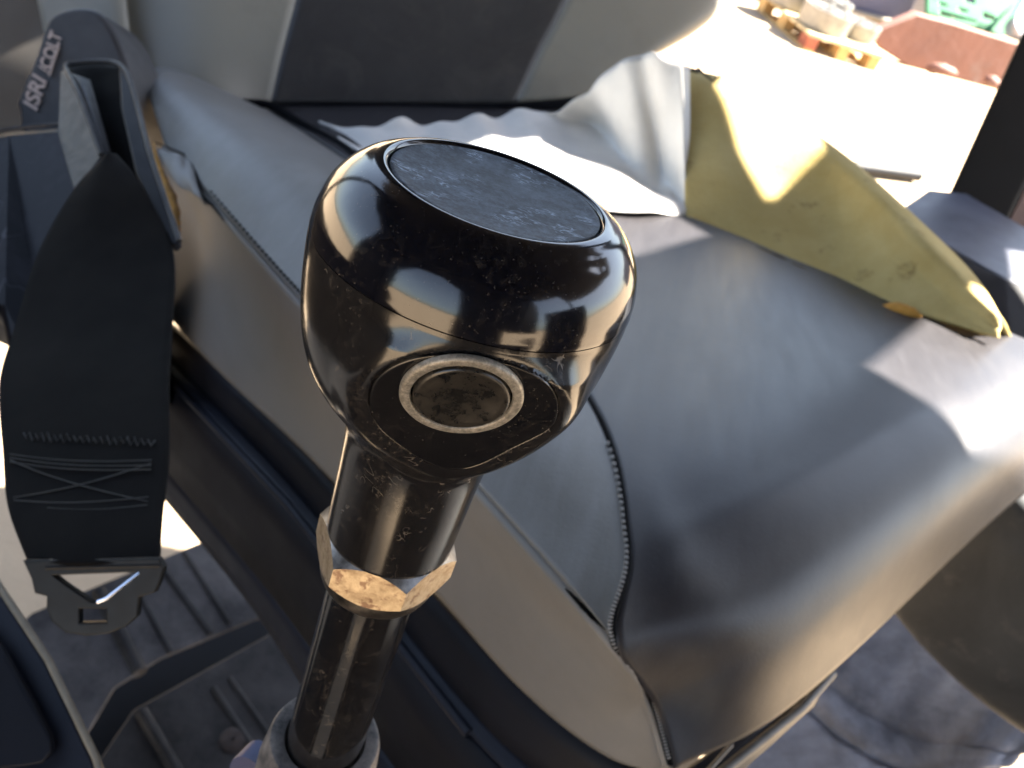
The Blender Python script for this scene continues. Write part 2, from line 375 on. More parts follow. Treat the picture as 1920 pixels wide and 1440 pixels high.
# right post seen behind the armrest
pa, pb, pc, pd = P(1775, 372, 1.12), P(1889, 417, 1.12), P(2080, 40, 1.02), P(1926, 40, 1.02)
up = (P(1926, 40, 1.02) - P(1775, 372, 1.12)); up /= np.linalg.norm(up)
slab('post', [pa - up * .5, pb - up * .5, pb + up * 1.15, pa + up * 1.15], cv((.06, .01, .12)), MT['black'], cab, .006)
slab('post_trim', [P(1891, 420, 1.125) - up * .3, P(1935, 440, 1.125) - up * .3, P(1935, 440, 1.125) + up * 1.0, P(1891, 420, 1.125) + up * 1.0], cv((-.02, .02, .04)), MT['rustedge'], cab)
boxw('post', (1.70, -.06, 1.2), EZ, (.03, .03, .80), MT['black'], cab, .006)
def panel(name, ax, c, outer, holes, th, mat):            # upright sheet at x = c or y = c, unseen, added for shade and reflections
    cu = bpy.data.curves.new(name, 'CURVE'); cu.dimensions = '2D'; cu.fill_mode = 'BOTH'; cu.extrude = th / 2
    for poly in [outer] + holes:
        sp = cu.splines.new('POLY'); sp.points.add(len(poly) - 1); sp.use_cyclic_u = True
        for p, q in zip(sp.points, poly): p.co = (q[0], q[1], 0, 1)
    t = bpy.data.objects.new('tmp', cu); C.objects.link(t); bpy.context.view_layer.update(); me = bpy.data.meshes.new_from_object(t); bpy.data.objects.remove(t)
    V = [((c + v.co.z, v.co.x, v.co.y) if ax == 0 else (v.co.x, c + v.co.z, v.co.y)) for v in me.vertices]
    return obj(name, V, [tuple(p.vertices) for p in me.polygons], mat, cab, False)
panel('side_panel', 0, -.82, [(-.66, .48), (.72, .48), (.78, .80), (.78, 2.0), (-.66, 2.0)], [[(-.12, 1.08), (.30, 1.06), (.70, .97), (.72, 1.75), (.60, 1.86), (-.05, 1.80), (-.12, 1.6)]], .02, MT['black'])  # unseen wall added to darken the cab, window cut for knob reflections
panel('front_reflection_mask', 1, -.62, [(-.83, .0), (-.22, .0), (-.22, .46), (-.26, .62), (-.40, .86), (-.64, 1.12), (-.62, 1.50), (-.45, 1.74), (-.2, 1.77), (.02, 1.60), (.06, 1.35), (.04, 1.0), (.13, .6), (.18, .0), (1.12, .0), (1.12, .98), (.52, .98), (.52, 1.12), (1.12, 1.12), (1.12, 2.02), (-.83, 2.02)], [], .03, MT['black'])  # unseen dark shape added for knob reflections, in place of the photographer
panel('rear_light_block', 1, 1.46, [(-.84, 1.2), (-.45, 1.2), (-.40, 2.0), (-.84, 2.0)], [], .02, MT['black'])  # unseen sheet added to cut the light from behind
boxw('side_reflection_block', (1.22, -.16, 1.00), EZ, (.02, .36, .56), MT['black'], cab, .01)  # unseen block added to keep bright ground out of the knob's right side
slab('reflection_floor', [(-.80, -.60, .36), (-.22, -.60, .36), (-.22, -.34, .36), (.18, -.34, .36), (.18, -.60, .36), (1.2, -.60, .36), (1.2, .35, .36), (.5, .60, .36), (-.05, .20, .36), (-.80, .10, .36)], (0, 0, -.02), MT['black'], cab)  # unseen floor added so the button plate reflects something dark

# floor of the cab, ribbed steel, with a dark step
fl = thing('cab_floor', P(300, 1200, .95), 'ribbed dusty steel floor plate below the hanging seat belt tongue', 'floor plate')
def quad(name, pts, th, mat, par, bevel=.004): return slab(name, pts, np.array([0, 0, -th]), mat, par, bevel)
zf = .42
q = lambda px, py, z=zf: G(px, py, z)
quad('plate', [q(-30, 1225), q(60, 1148), q(400, 1006), q(575, 1150), q(480, 1160), q(300, 1235), q(215, 1290), q(150, 1400), q(0, 1500)], .005, MT['floor'], fl)
for (x0, y0, x1, y1, r) in ((185, 1110, 262, 1262, .011), (300, 1060, 395, 1190, .006), (345, 1036, 430, 1170, .005), (245, 1085, 320, 1225, .005)):
    tube('rib', [q(x0, y0, zf - r * .3), q(x1, y1, zf - r * .3)], r * .8, MT['floordark'], fl, 12)
zl = .30
slab('dark_filler', [G(x, y, .27) for x, y in ((80,1430),(150,1330),(470,1100),(760,1250),(900,1600),(60,1600))], (0, 0, -.03), MT['black'], fl)  # flat dark slab added to hide lit ground between the plates
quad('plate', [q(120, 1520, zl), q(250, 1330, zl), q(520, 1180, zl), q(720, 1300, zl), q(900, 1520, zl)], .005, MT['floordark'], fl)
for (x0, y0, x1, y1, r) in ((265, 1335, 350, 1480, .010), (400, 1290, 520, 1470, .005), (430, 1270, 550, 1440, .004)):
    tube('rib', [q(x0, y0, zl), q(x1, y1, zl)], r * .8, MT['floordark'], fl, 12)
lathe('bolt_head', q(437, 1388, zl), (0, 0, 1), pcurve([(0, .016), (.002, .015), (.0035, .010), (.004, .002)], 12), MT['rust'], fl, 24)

# ---------------------------------------------------------------- seat
seat = thing('driver_seat', S_(900, 900, .35), 'worn grey and dark vinyl driver seat with torn cover and exposed yellow foam', 'seat')
cols = [
 [(1251,1440,.300),(1130,1403,.310),(960,1262,.312),(770,1045,.312),(575,842,.312),(405,684,.312),(290,560,.312)],
 [(1254,1438,.295),(1200,1330,.276),(1110,1240,.262),(860,990,.262),(660,795,.262),(470,610,.262),(275,330,.250)],
 [(1256,1438,.290),(1218,1312,.266),(1146,1196,.232),(940,960,.220),(720,725,.214),(520,515,.210),(312,272,.200)],
 [(1262,1437,.290),(1212,1270,.255),(1152,1160,.228),(1030,900,.213),(865,660,.203),(660,435,.195),(300,134,.172)],
 [(1300,1429,.290),(1215,1290,.258),(1166,1150,.230),(1165,950,.217),(1100,755,.212),(900,480,.212),(505,203,.200)],
 [(1500,1297,.290),(1478,1185,.253),(1445,1050,.229),(1375,870,.2170),(1260,650,.217),(1100,420,.210),(830,196,.186)],
 [(1850,975,.290),(1850,880,.245),(1830,770,.224),(1760,650,.219),(1580,535,.219),(1330,402,.210),(1120,192,.174)],
 [(2010,850,.290),(2020,770,.250),(2000,690,.228),(1905,636,.224),(1660,540,.235),(1400,420,.240),(1200,195,.200)],
]
# the stitched line of the dark panel follows its own curve on the front
cols[4] = [(1256,1438,.290),(1218,1312,.266),(1146,1196,.232),(1174,1020,.219),(1100,752,.212),(880,470,.209),(490,201,.203)]
cols[3] = [(1256,1438,.290),(1218,1312,.266),(1146,1196,.232),(1065,975,.2185),(890,700,.206),(625,405,.190),(292,132,.162)]
net = Net([[S_(*p) for p in c] for c in cols])
vv = np.linspace(0, 6, 61); vt = np.concatenate([np.linspace(2.0, 2.2, 8)[:-1], np.linspace(2.2, 6, 60)])
def fold(u, v):
    a = .0009 * math.exp(-((v - (2.6 - .35 * (u - 5))) / .16) ** 2) * math.exp(-((u - 5.0) / .9) ** 2)
    b = .0010 * math.sin(9 * u + 2.3 * v) * math.exp(-((v - 2.3) / .8) ** 2) * math.exp(-((u - 4.7) / .8) ** 2)
    return (a + b)
nets = {0: Net(net.c[0:3]), 2: Net(net.c[2:5]), 4: Net(net.c[4:8])}
gs = nets[0].grid(np.linspace(0, 2, 25), vv); gridobj('side_panel', gs, MT['greyside'], seat, .006)
gs = nets[2].grid(np.linspace(0, 2, 31), vt); gridobj('top_panel', gs, MT['grey'], seat, .006)
gs = nets[4].grid(np.linspace(0, 3, 61), np.linspace(0, 6, 101), lambda u, v: fold(u + 4, v)); gridobj('centre_panel', gs, MT['dark'], seat, .006)
# seam cords and stitches
def seam(u, v0, v1, mat, r, off=.0, n=60):
    return [net.at(u, v) + cv(Nv) * off for v in np.linspace(v0, v1, n)]
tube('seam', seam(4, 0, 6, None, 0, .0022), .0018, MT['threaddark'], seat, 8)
tube('seam', seam(2, 2.0, 5.4, None, 0, .0022), .0010, MT['greyside'], seat, 8)
def stitches(name, u, v0, v1, n, mat, r=.0009, off=.0026, side=0.):
    pts = [net.at(u + side, v) + cv(Nv) * off for v in np.linspace(v0, v1, n * 2)]
    V = []; Fc = []
    for k in range(0, n * 2 - 1, 2):
        a, b = pts[k], pts[k] + (pts[k + 1] - pts[k]) * 1.2; t = (b - a) / np.linalg.norm(b - a)
        x = np.cross(t, cv(Nv)); x /= np.linalg.norm(x); y = np.cross(t, x); base = len(V)
        for p, s in ((a, .3), (a + (b - a) * .25, 1), (a + (b - a) * .75, 1), (b, .3)):
            for j in range(6): V.append(p + r * s * (x * math.cos(j * math.pi / 3) + y * math.sin(j * math.pi / 3)))
        for i in range(3):
            for j in range(6): Fc.append((base + i * 6 + j, base + i * 6 + (j + 1) % 6, base + (i + 1) * 6 + (j + 1) % 6, base + (i + 1) * 6 + j))
    return obj(name, V, Fc, mat, seat)
stitches('stitching', 4, .05, 3.7, 78, MT['thread'], .0009, .0040, -.03)
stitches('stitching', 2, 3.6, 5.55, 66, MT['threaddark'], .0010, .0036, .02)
# torn slits: dark ragged mouths with foam inside
def tear(pts, wd, mat, name, hoff=.003):
    n = len(pts); A = []; Bq = []
    P3 = curve([S_(*p) for p in pts], 28)
    for i, p in enumerate(P3):
        t = P3[min(i + 1, 27)] - P3[max(i - 1, 0)]; t /= np.linalg.norm(t); s = np.cross(t, cv(Nv)); s /= np.linalg.norm(s)
        k = wd * math.sin(math.pi * (i + .5) / 28) * (.75 + .5 * random.random())
        A.append(p + s * k + cv(Nv) * hoff); Bq.append(p - s * k * .8 + cv(Nv) * hoff)
    V = A + Bq; Fc = [(i, i + 1, 29 + i, 28 + i) for i in range(27)]
    o = obj(name, V, Fc, mat, seat); m = o.modifiers.new('t', 'SOLIDIFY'); m.thickness = .001; return o
tear([(288,268,.197),(300,318,.205),(322,372,.213),(330,420,.222),(336,450,.23)], .005, MT['foamorange'], 'foam_patch', .0004)
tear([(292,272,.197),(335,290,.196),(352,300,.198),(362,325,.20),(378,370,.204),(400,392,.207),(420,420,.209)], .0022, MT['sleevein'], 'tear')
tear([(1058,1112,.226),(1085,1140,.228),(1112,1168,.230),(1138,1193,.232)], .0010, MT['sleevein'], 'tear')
# a ragged flap of cover beside the tear
nf = Net([[S_(292,276,.1955),S_(310,310,.200),S_(338,352,.206)],[S_(335,292,.193),S_(345,325,.197),S_(372,372,.2025)],[S_(352,300,.195),S_(370,335,.2),S_(392,385,.205)]])
gridobj('cover_flap', nf.grid(np.linspace(0, 2, 16), np.linspace(0, 2, 16), lambda u, v: .0012 * math.sin(5 * u + 3 * v)), MT['grey'], seat, .001)

# backrest
bk = [
 [(100,330,.84),(95,120,.845),(70,-20,.85),(40,-170,.86)],
 [(225,250,.838),(232,120,.842),(220,0,.848),(205,-170,.858)],
 [(248,215,.872),(240,105,.872),(226,-5,.878),(214,-170,.89)],
 [(385,202,.862),(365,100,.872),(375,-5,.885),(392,-170,.90)],
 [(506,194,.915),(528,100,.920),(556,-5,.93),(594,-170,.95)],
 [(740,194,.965),(775,98,.975),(812,-5,.985),(860,-170,1.0)],
 [(968,192,1.01),(1012,98,1.02),(1066,-8,1.03),(1124,-170,1.05)],
 [(1120,170,1.045),(1170,86,1.05),(1232,-15,1.06),(1310,-170,1.08)],
 [(1196,112,1.075),(1292,56,1.085),(1353,-10,1.095),(1450,-170,1.11)],
 [(1190,118,1.14),(1288,62,1.15),(1350,0,1.16),(1445,-160,1.17)],
]
bnet = Net([[P(*p) for p in c] for c in bk])
bv = np.linspace(0, 3, 40)
gridobj('backrest_side', bnet.grid(np.linspace(0, 1.6, 16), bv), MT['backgrey'], seat, .01)
gridobj('backrest_panel', bnet.grid(np.linspace(1.6, 4, 30), bv), MT['backgrey'], seat, .01)
gridobj('backrest_centre', bnet.grid(np.linspace(4, 6, 30), bv), MT['backdark'], seat, .01)
gridobj('backrest_panel', bnet.grid(np.linspace(6, 9, 36), bv), MT['backgrey'], seat, .01)
for u in (4, 6): tube('piping', [bnet.at(u, v) for v in np.linspace(0.1, 3, 30)], .0028, MT['backgrey'], seat, 8)
tube('piping', [bnet.at(1.75, v) for v in np.linspace(0, 3, 30)], .004, MT['navy'], seat, 8)
# underside roll of the backrest
un = Net([[P(c[0][0], c[0][1], c[0][2]), P(c[0][0] + 4, c[0][1] + 16, c[0][2] + .015), P(c[0][0] + 10, c[0][1] + 40, c[0][2] + .06)] for c in bk[2:8]])
gridobj('backrest_underside', un.grid(np.linspace(0, 5, 30), np.linspace(0, 2, 10)), MT['navy'], seat, .004)
# rear of the cushion, dark fabric between the pads
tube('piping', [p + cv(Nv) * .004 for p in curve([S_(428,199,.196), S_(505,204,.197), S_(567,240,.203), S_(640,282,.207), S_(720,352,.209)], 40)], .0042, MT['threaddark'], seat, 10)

# torn cover turned back: pale backing cloth
ck3 = [[S_(*p) for p in c] for c in [
 [(604,243,.203),(603,242,.203),(603,240,.203),(602,239,.203)],
 [(700,300,.201),(699,278,.199),(696,252,.193),(690,237,.188)],
 [(800,345,.203),(796,300,.199),(792,256,.190),(785,227,.182)],
 [(900,362,.203),(898,312,.198),(894,264,.187),(875,224,.176)],
 [(1000,377,.203),(1000,330,.197),(1002,268,.184),(965,212,.170)]]] + [
 [S_(1090,387,.201),S_(1095,322,.193),S_(1112,243,.178),P(1062,204,.93)],
 [S_(1190,397,.200),S_(1188,352,.194),S_(1192,306,.185),P(1150,128,.875)],
 [S_(1240,400,.202),S_(1240,372,.197),S_(1244,320,.189),P(1216,99,.85)],
 [P(1284,402,.783),P(1283,385,.79),P(1282,350,.80),P(1281,120,.83)],
 [P(1284,398,.81),P(1288,360,.82),P(1288,300,.83),P(1282,125,.86)]]
cn = Net(ck3)
def wav(u, v): return (.004 * math.sin(u * 4.3 + 1.2) + .003 * math.sin(u * 7.9 + .4 * v) + .002 * math.sin(u * 2.1)) * (v / 3) ** 3 + .0012 * math.sin(u * 3.1 + v * 2.7)
gridobj('turned_back_cover', cn.grid(np.linspace(0, 9, 110), np.linspace(0, 3, 50), wav), MT['cloth'], seat, .0015)
# dark clip at the top of the cover
slab('cover_clip', [P(1228,118,.90), P(1262,108,.89), P(1290,124,.88), P(1310,128,.88), P(1325,150,.88), P(1290,152,.88), P(1255,126,.89)], cv((0, 0, .03)), MT['navy'], seat, .002)
tube('wire_hook', [P(*p) for p in ((1308,126,.87),(1322,140,.865),(1336,152,.86),(1352,141,.86))], .0014, MT['navy'], seat, 6)

# exposed foam bolster at the right
fk = [
 [(1284,404,.785),(1284,290,.82),(1286,150,.87),(1310,150,.91),(1310,300,.93)],
 [(1345,432,.772),(1350,300,.81),(1345,168,.86),(1375,170,.90),(1380,320,.92)],
 [(1440,478,.745),(1450,360,.795),(1450,228,.85),(1480,228,.89),(1490,380,.90)],
 [(1560,541,.705),(1570,430,.755),(1556,290,.81),(1588,312,.85),(1600,450,.86)],
 [(1700,585,.665),(1700,505,.685),(1690,414,.70),(1730,425,.76),(1740,520,.77)],
 [(1800,612,.635),(1800,570,.645),(1797,514,.655),(1828,528,.71),(1830,590,.72)],
 [(1872,632,.615),(1874,620,.618),(1872,598,.620),(1896,640,.66),(1890,660,.67)],
]
fnet = Net([[P(*p) for p in c] for c in fk])
def fb(u, v): return .0007 * math.sin(3 * u + 4 * v)
gridobj('foam', fnet.grid(np.linspace(0, 6, 90), np.linspace(0, 4, 50), fb), MT['foam'], seat, .004)
gridobj('foam_lip', Net([[P(1284,400,.786),P(1288,412,.776)],[P(1400,452,.757),P(1398,468,.748)],[P(1520,520,.718),P(1512,536,.71)]]).grid(np.linspace(0,2,20), np.linspace(0,1,5)), MT['foam'], seat, .003)
o = tube('foam_stain', curve([P(1405,461,.749), P(1470,492,.727), P(1540,528,.703), P(1600,556,.683)], 12), [.002, .003, .0035, .004, .003, .004, .004, .003, .0035, .003, .002, .001], plain('brown foam stain', (.06, .038, .018), .9, .5, 120), seat, 8)
o = tube('foam_stain', curve([P(1655,575,.664), P(1700,585,.652), P(1728,594,.645)], 12), [.002, .004, .005, .006, .006, .0055, .005, .005, .004, .003, .002, .001], MT['foamorange'], seat, 8)

# seat base and suspension housing below the cushion
base_cols = [
 [(1235,1470,.312),(960,1268,.318),(575,850,.318),(300,590,.318)],
 [(1180,1560,.345),(900,1345,.350),(560,925,.350),(300,655,.350)],
 [(1140,1600,.350),(880,1375,.355),(540,945,.352),(290,680,.352)],
 [(1000,1700,.43),(760,1450,.43),(520,1120,.43),(300,860,.43)],
 [(930,1760,.46),(700,1500,.46),(495,1160,.46),(290,905,.46)],
]
for i, (nm, mt) in enumerate((('base_skirt', 'navy'), ('base_rail', 'frameblue'), ('base_side', 'navy'), ('base_foot', 'frameblue'))):
    gridobj(nm, Net([[S_(*p) for p in c] for c in base_cols[i:i + 2]]).grid(np.linspace(0, 1, 4), np.linspace(0, 3, 40)), MT[mt], seat, .006)
tube('base_edge', curve([S_(*p) for p in ((320,800,.425),(420,905,.425),(560,1065,.425),(640,1180,.425))], 20), .0022, MT['navyedge'], seat, 8)
tube('base_edge', [S_(*p) for p in ((880,1375,.353),(540,945,.351),(290,680,.351))], .003, MT['frameblue'], seat, 8)
# body of base under the seat (keeps light out)
slab('base_body', [S_(560,960,.42), S_(1000,1480,.42), S_(1230,1450,.42), S_(1400,1230,.42), S_(1150,700,.42), S_(500,560,.42)], cv(-Nv * .10), MT['navy'], seat, .01)
slab('seat_rail', [S_(1240,1478,.335), S_(1275,1445,.335), S_(1562,1238,.335), S_(1556,1262,.335), S_(1320,1470,.335)], cv(-Nv * .03), MT['frameblue'], seat, .003)
tube('rail_edge', [S_(1560,1262,.337), S_(1500,1330,.337), S_(1330,1465,.337)], .0028, MT['navyedge'], seat, 8)
tube('rail_edge', [S_(1372,1396,.330), S_(1300,1475,.330)], .0012, MT['navyedge'], seat, 8)

# ---------------------------------------------------------------- right armrest box
ar = thing('armrest', P(1800, 480, 1.0), 'blue grey padded armrest at the right, below the black cab post', 'armrest')
slab('pad', [P(1672,402,.98), P(1742,354,1.05), P(1812,362,1.08), P(1990,465,1.0), P(1990,560,.90), P(1882,520,.88)], cv(-Nv * .012), MT['armblue'], ar, .003)
slab('pad_side', [P(1672,405,.985), P(1882,522,.885), P(1990,563,.905), P(1990,640,.89), P(1900,640,.84), P(1700,470,.93)], cv((0.01, .0, .03)), MT['navy'], ar, .006)

# dark drum lower right and crumpled sheet
tk = lathe('drum', P(1930, 1090, 1.0), (0, 0, 1), pcurve([(-.004, .235), (.0, .252), (.03, .262), (.12, .272), (.18, .276), (.215, .25), (.22, .1)], 50), MT['tank'], None, 96, loc=P(1930, 1090, 1.0))
tk.data.name = 'drum'; tag(tk, 'dusty dark rounded drum beneath the front right edge of the seat', 'drum')
mk = [
 [P(1240,1520,.98), P(1400,1340,1.03), P(1540,1180,1.1), P(1640,1000,1.2)],
 [P(1480,1560,.97), P(1560,1400,1.02), P(1640,1200,1.1), P(1740,1000,1.2)],
 [P(1640,1560,.97), P(1700,1400,1.02), P(1800,1200,1.1), P(1880,1000,1.2)],
 [P(1800,1475,.98), P(1850,1380,1.0), P(1900,1200,1.1), P(1960,1000,1.2)],
 [P(1890,1425,.99), P(1960,1380,1.0), P(2000,1200,1.1), P(2060,1000,1.2)],
]
mn = Net(mk)
def crease(u, v):
    n = .003 * math.sin(4 * u + 3 * v) + .0015 * math.sin(9 * u - 5 * v + 1)
    d1 = (v - (1.45 - .34 * u)); d2 = (v - (1.72 - .30 * u))
    return n - .012 * math.exp(-(d1 / .035) ** 2) + .005 * math.exp(-((d1 - .12) / .09) ** 2) - .006 * math.exp(-(d2 / .04) ** 2)
sh = gridobj('rubber_mat', mn.grid(np.linspace(0, 4, 90), np.linspace(0, 3, 100), crease), MT['mud'], None, .006, loc=P(1650, 1400, 1.0))
tag(sh, 'creased grey mat caked with dried mud beneath the seat front', 'mat')

# ---------------------------------------------------------------- left: armrest with print, console, sleeve, belt
la = thing('folded_armrest', P(130, 180, .72), 'dark rounded folded armrest with pink ISRI lettering at the upper left', 'armrest')
outl = [(32,205),(30,185),(62,110),(78,60),(95,28),(130,14),(165,14),(190,28),(215,65),(238,125),(250,180),(262,240),(240,300),(120,300),(45,270)]
pl = [P(x, y, .74) for x, y in [tuple(p) for p in curve([np.array(p, float) for p in outl + [outl[0]]], 70)[:-1]]]
slab('pad', pl, cv((.012, .0, .05)), MT['arm'], la, .010)
def text(body, o3, xdir, ydir, size, mat, par, name, shear=0, sx=1.):
    cu = bpy.data.curves.new(name, 'FONT'); cu.body = body; cu.size = size; cu.extrude = .0004; cu.offset = size * .022; cu.shear = shear
    t = bpy.data.objects.new('tmp', cu); C.objects.link(t)
    bpy.context.view_layer.update()
    me = bpy.data.meshes.new_from_object(t); bpy.data.objects.remove(t)
    xd = xdir / np.linalg.norm(xdir); yd = ydir - xd * (xd @ ydir); yd /= np.linalg.norm(yd)
    V = [o3 + xd * v.co.x * sx + yd * v.co.y + np.cross(xd, yd) * v.co.z for v in me.vertices]
    return obj(name, V, [tuple(p.vertices) for p in me.polygons], mat, par, False)
x3 = P(76, 129, .7375) - P(52, 204, .7375); y3 = P(30, 196, .7375) - P(52, 204, .7375)
text('ISRI', P(68, 210, .7375), x3, y3, .020, MT['print'], la, 'lettering', .25, 1.0)
text('/COLT', P(93, 139, .7375), x3, y3, .0165, MT['print'], la, 'lettering', .1, .80)
tube('underline', [P(92, 142, .7372), P(110, 88, .7372)], .0009, MT['print'], la, 6)

co = thing('side_console', P(60, 450, .60), 'scratched black side console box behind the hanging belt', 'console')
slab('housing', [P(-60,262,.72), P(20,243,.70), P(112,235,.68), P(300,420,.62), P(310,700,.60), P(90,740,.60), P(25,720,.60), P(0,585,.60), P(-60,560,.61)], cv((-.02, .03, .06)), MT['console'], co, .006)
tube('rim', curve([P(-60,258,.715), P(0,245,.70), P(60,236,.69), P(112,233,.675)], 16), .0016, MT['sleeve'], co, 6)
tube('scuff', [P(62,291,.69), P(100,288,.684)], .0010, MT['sleeve'], co, 6)

dim = thing('dim_panel', P(30, 80, 1.2), 'dim brown panel behind the folded armrest at the top left corner', 'panel')
slab('sheet', [P(-300,-300,1.3), P(96,-300,1.3), P(96,-5,1.3), P(98,60,1.3), P(240,120,1.3), P(240,420,1.3), P(-300,420,1.3)], cv((0, 0, .02)), plain('dim dusty brown panel', (.017, .0145, .012), .8, .25, 4), dim)

sv = thing('buckle_sleeve', P(200, 280, .56), 'open grey plastic sleeve holding the black belt beside the cushion', 'belt sleeve')
TL, TR = P(116,124,.580), P(228,116,.580)
slab('left_wall', [P(112,132,.578), P(152,146,.560), P(194,292,.520), P(137,362,.500), P(108,252,.555)], cv((.004, -.001, .006)), MT['sleeve'], sv, .0015)
slab('right_wall', [P(222,118,.582), P(242,140,.570), P(275,262,.525), P(336,452,.470), P(322,462,.468), P(255,330,.500), P(226,200,.55)], cv((-.003, .002, .012)), MT['navy'], sv, .0015)
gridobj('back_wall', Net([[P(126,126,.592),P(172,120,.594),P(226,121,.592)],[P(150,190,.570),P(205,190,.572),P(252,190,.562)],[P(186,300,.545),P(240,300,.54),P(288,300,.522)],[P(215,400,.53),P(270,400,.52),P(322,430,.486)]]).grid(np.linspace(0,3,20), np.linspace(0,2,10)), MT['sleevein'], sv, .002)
tube('rim', curve([P(190,290,.519), P(150,180,.548), P(124,128,.575), P(140,119,.581), P(175,115,.583), P(215,118,.581), P(238,138,.572), P(258,200,.548), P(282,290,.512), P(336,452,.469)], 80), .0018, MT['sleeve'], sv, 8)

be = thing('seat_belt', P(170, 1060, .31), 'wide black webbing belt end with stitched loop and steel tongue hanging at the left', 'seat belt')
lft = [(204,292,.500),(140,362,.490),(72,475,.47),(30,620,.44),(2,722,.40),(6,850,.36),(18,950,.335),(56,1056,.312)]
rgt = [(218,292,.502),(262,345,.488),(322,462,.466),(322,620,.42),(317,730,.385),(316,850,.352),(306,960,.330),(300,1056,.312)]
bc = []
for (l, r) in zip(lft, rgt):
    a, b = P(*l), P(*r); bc.append([a, a * .66 + b * .34 + cv((0, 0, -.004)), a * .33 + b * .67 + cv((0, 0, -.003)), b])
bn = Net(bc)
gridobj('webbing', bn.grid(np.linspace(0, 7, 90), np.linspace(0, 3, 24), lambda u, v: .0008 * math.sin(u * 2.2)), MT['web'], be, .0024)
def bp(u, v, off=.0022): return bn.at(u, v) + cv((0, 0, -off))
zz = [bp(4.72 + (.05 if k % 2 else -.05) * (.6 + .8 * random.random()) + .10 * (k / 40.), .5 + 2.3 * k / 40.) for k in range(41)]
tube('zigzag_stitch', zz, .00038, MT['webstitch'], be, 5)
for (u0, u1, v0, v1) in ((5.0,5.10,.2,2.75),(5.06,5.18,.2,2.75),(5.13,5.25,.2,2.75),(5.85,5.72,.2,2.75),(5.95,5.86,.9,2.75),(5.1,5.8,.2,2.75),(5.8,5.15,.2,2.75)):
    tube('stitch_line', [bp(u0 + (u1 - u0) * t + .05 * math.sin(math.pi * t), v0 + (v1 - v0) * t) for t in np.linspace(0, 1, 24)], .00032, MT['webstitch'], be, 5)
# tongue: flat plate with a wedge window and a slot
def plate(name, outer, holes, d, th, mat, par):
    cu = bpy.data.curves.new(name, 'CURVE'); cu.dimensions = '2D'; cu.fill_mode = 'BOTH'; cu.extrude = th / 2; cu.bevel_depth = th * .3
    for poly in [outer] + holes:
        sp = cu.splines.new('POLY'); sp.points.add(len(poly) - 1); sp.use_cyclic_u = True
        for p, q in zip(sp.points, poly): p.co = ((q[0] - 960) / F * d, -(q[1] - 720) / F * d, 0, 1)
    t = bpy.data.objects.new('tmp', cu); C.objects.link(t); bpy.context.view_layer.update(); me = bpy.data.meshes.new_from_object(t); bpy.data.objects.remove(t)
    V = [EYE + M @ np.array([v.co.x, -v.co.y, d - v.co.z]) for v in me.vertices]
    return obj(name, V, [tuple(p.vertices) for p in me.polygons], mat, par, False)
tongue = plate('tongue', [(52,1052),(300,1048),(308,1062),(300,1088),(292,1106),(262,1116),(258,1152),(238,1170),(205,1183),(165,1187),(128,1181),(104,1162),(94,1138),(95,1114),(72,1108),(66,1082)],
      [[(97,1075),(130,1073),(262,1068),(258,1080),(205,1120),(184,1131),(172,1128),(130,1100)], [(150,1137),(206,1136),(206,1168),(150,1169)]], .31, .0022, MT['buckle'], be)
tube('reflection_bar', [P(262,1074,.3085), P(200,1122,.3085), P(183,1129,.3085)], .0007, MT['bright'], tongue, 6)  # blue-tinted bar stands in for a reflection in the window
tube('crossbar', [P(88,1064,.309), P(300,1060,.309)], .0012, MT['buckle'], tongue, 8)
for x in (95, 147, 210, 242): lathe('light_gap', P(x, 1056, .3088), cv((0, 0, 1)), [(0, .0002), (0, .0014), (.0004, .0016)], MT['beigeedge'], tongue, 12)  # pale discs coloured as light seen through small gaps

# near console frame bottom left
cf = thing('console_frame', P(60, 1350, .36), 'dark blue console frame with a pale edge in the bottom left corner', 'console frame')
slab('frame', [P(-60,990,.42), P(0,1108,.40), P(88,1240,.38), P(178,1425,.36), P(200,1520,.35), P(-60,1520,.35)], cv((-.01, .02, .03)), MT['frameblue'], cf, .002)
slab('inner_panel', [P(-60,1150,.385), P(0,1215,.378), P(60,1320,.366), P(92,1385,.358), P(96,1410,.356), P(78,1432,.355), P(40,1438,.355), P(-60,1445,.355)], cv((0, 0, .004)), MT['navy'], cf, .001)
tube('pale_edge', [P(-30,1050,.404), P(2,1104,.3985), P(90,1236,.3785), P(180,1421,.3585), P(206,1520,.348)], .0017, MT['beigeedge'], cf, 8)  # paler strip along the rim of the frame

# ---------------------------------------------------------------- things out in the yard
# pallet with four cast hubs
e0 = G(1505, 94); e1 = G(1647, 141); u_ = e1 - e0; wdt = np.linalg.norm(u_); u_ /= wdt; v_ = np.array([-u_[1], u_[0], 0]); v_ = (v_ + np.array([-.12, 0, 0])); v_ /= np.linalg.norm(v_)
u_ = np.array([v_[1], -v_[0], 0]); pw, plen = wdt, 1.05
pal = thing('pallet', e0 + u_ * pw / 2 + v_ * plen / 2, 'wooden pallet with red block ends carrying grey metal hubs on pale ground', 'pallet')
pp = lambda a, b, z: e0 + u_ * a + v_ * b + np.array([0, 0, z])
for a in (.05, pw / 2, pw - .05):
    for b in (.07, plen / 2, plen - .07): boxw('block', pp(a, b, .065), (u_, v_, (0, 0, 1)), (.05, .07, .045), MT['redwood' if b < .1 and a < .1 else 'wood'], pal)
    boxw('runner', pp(a, plen / 2, .01), (u_, v_, (0, 0, 1)), (.05, plen / 2, .01), MT['wood'], pal)
for k in range(7): boxw('board', pp(pw / 2, .07 + k * (plen - .14) / 6, .123), (u_, v_, (0, 0, 1)), (pw / 2, .06, .012), MT['woodtop'], pal)
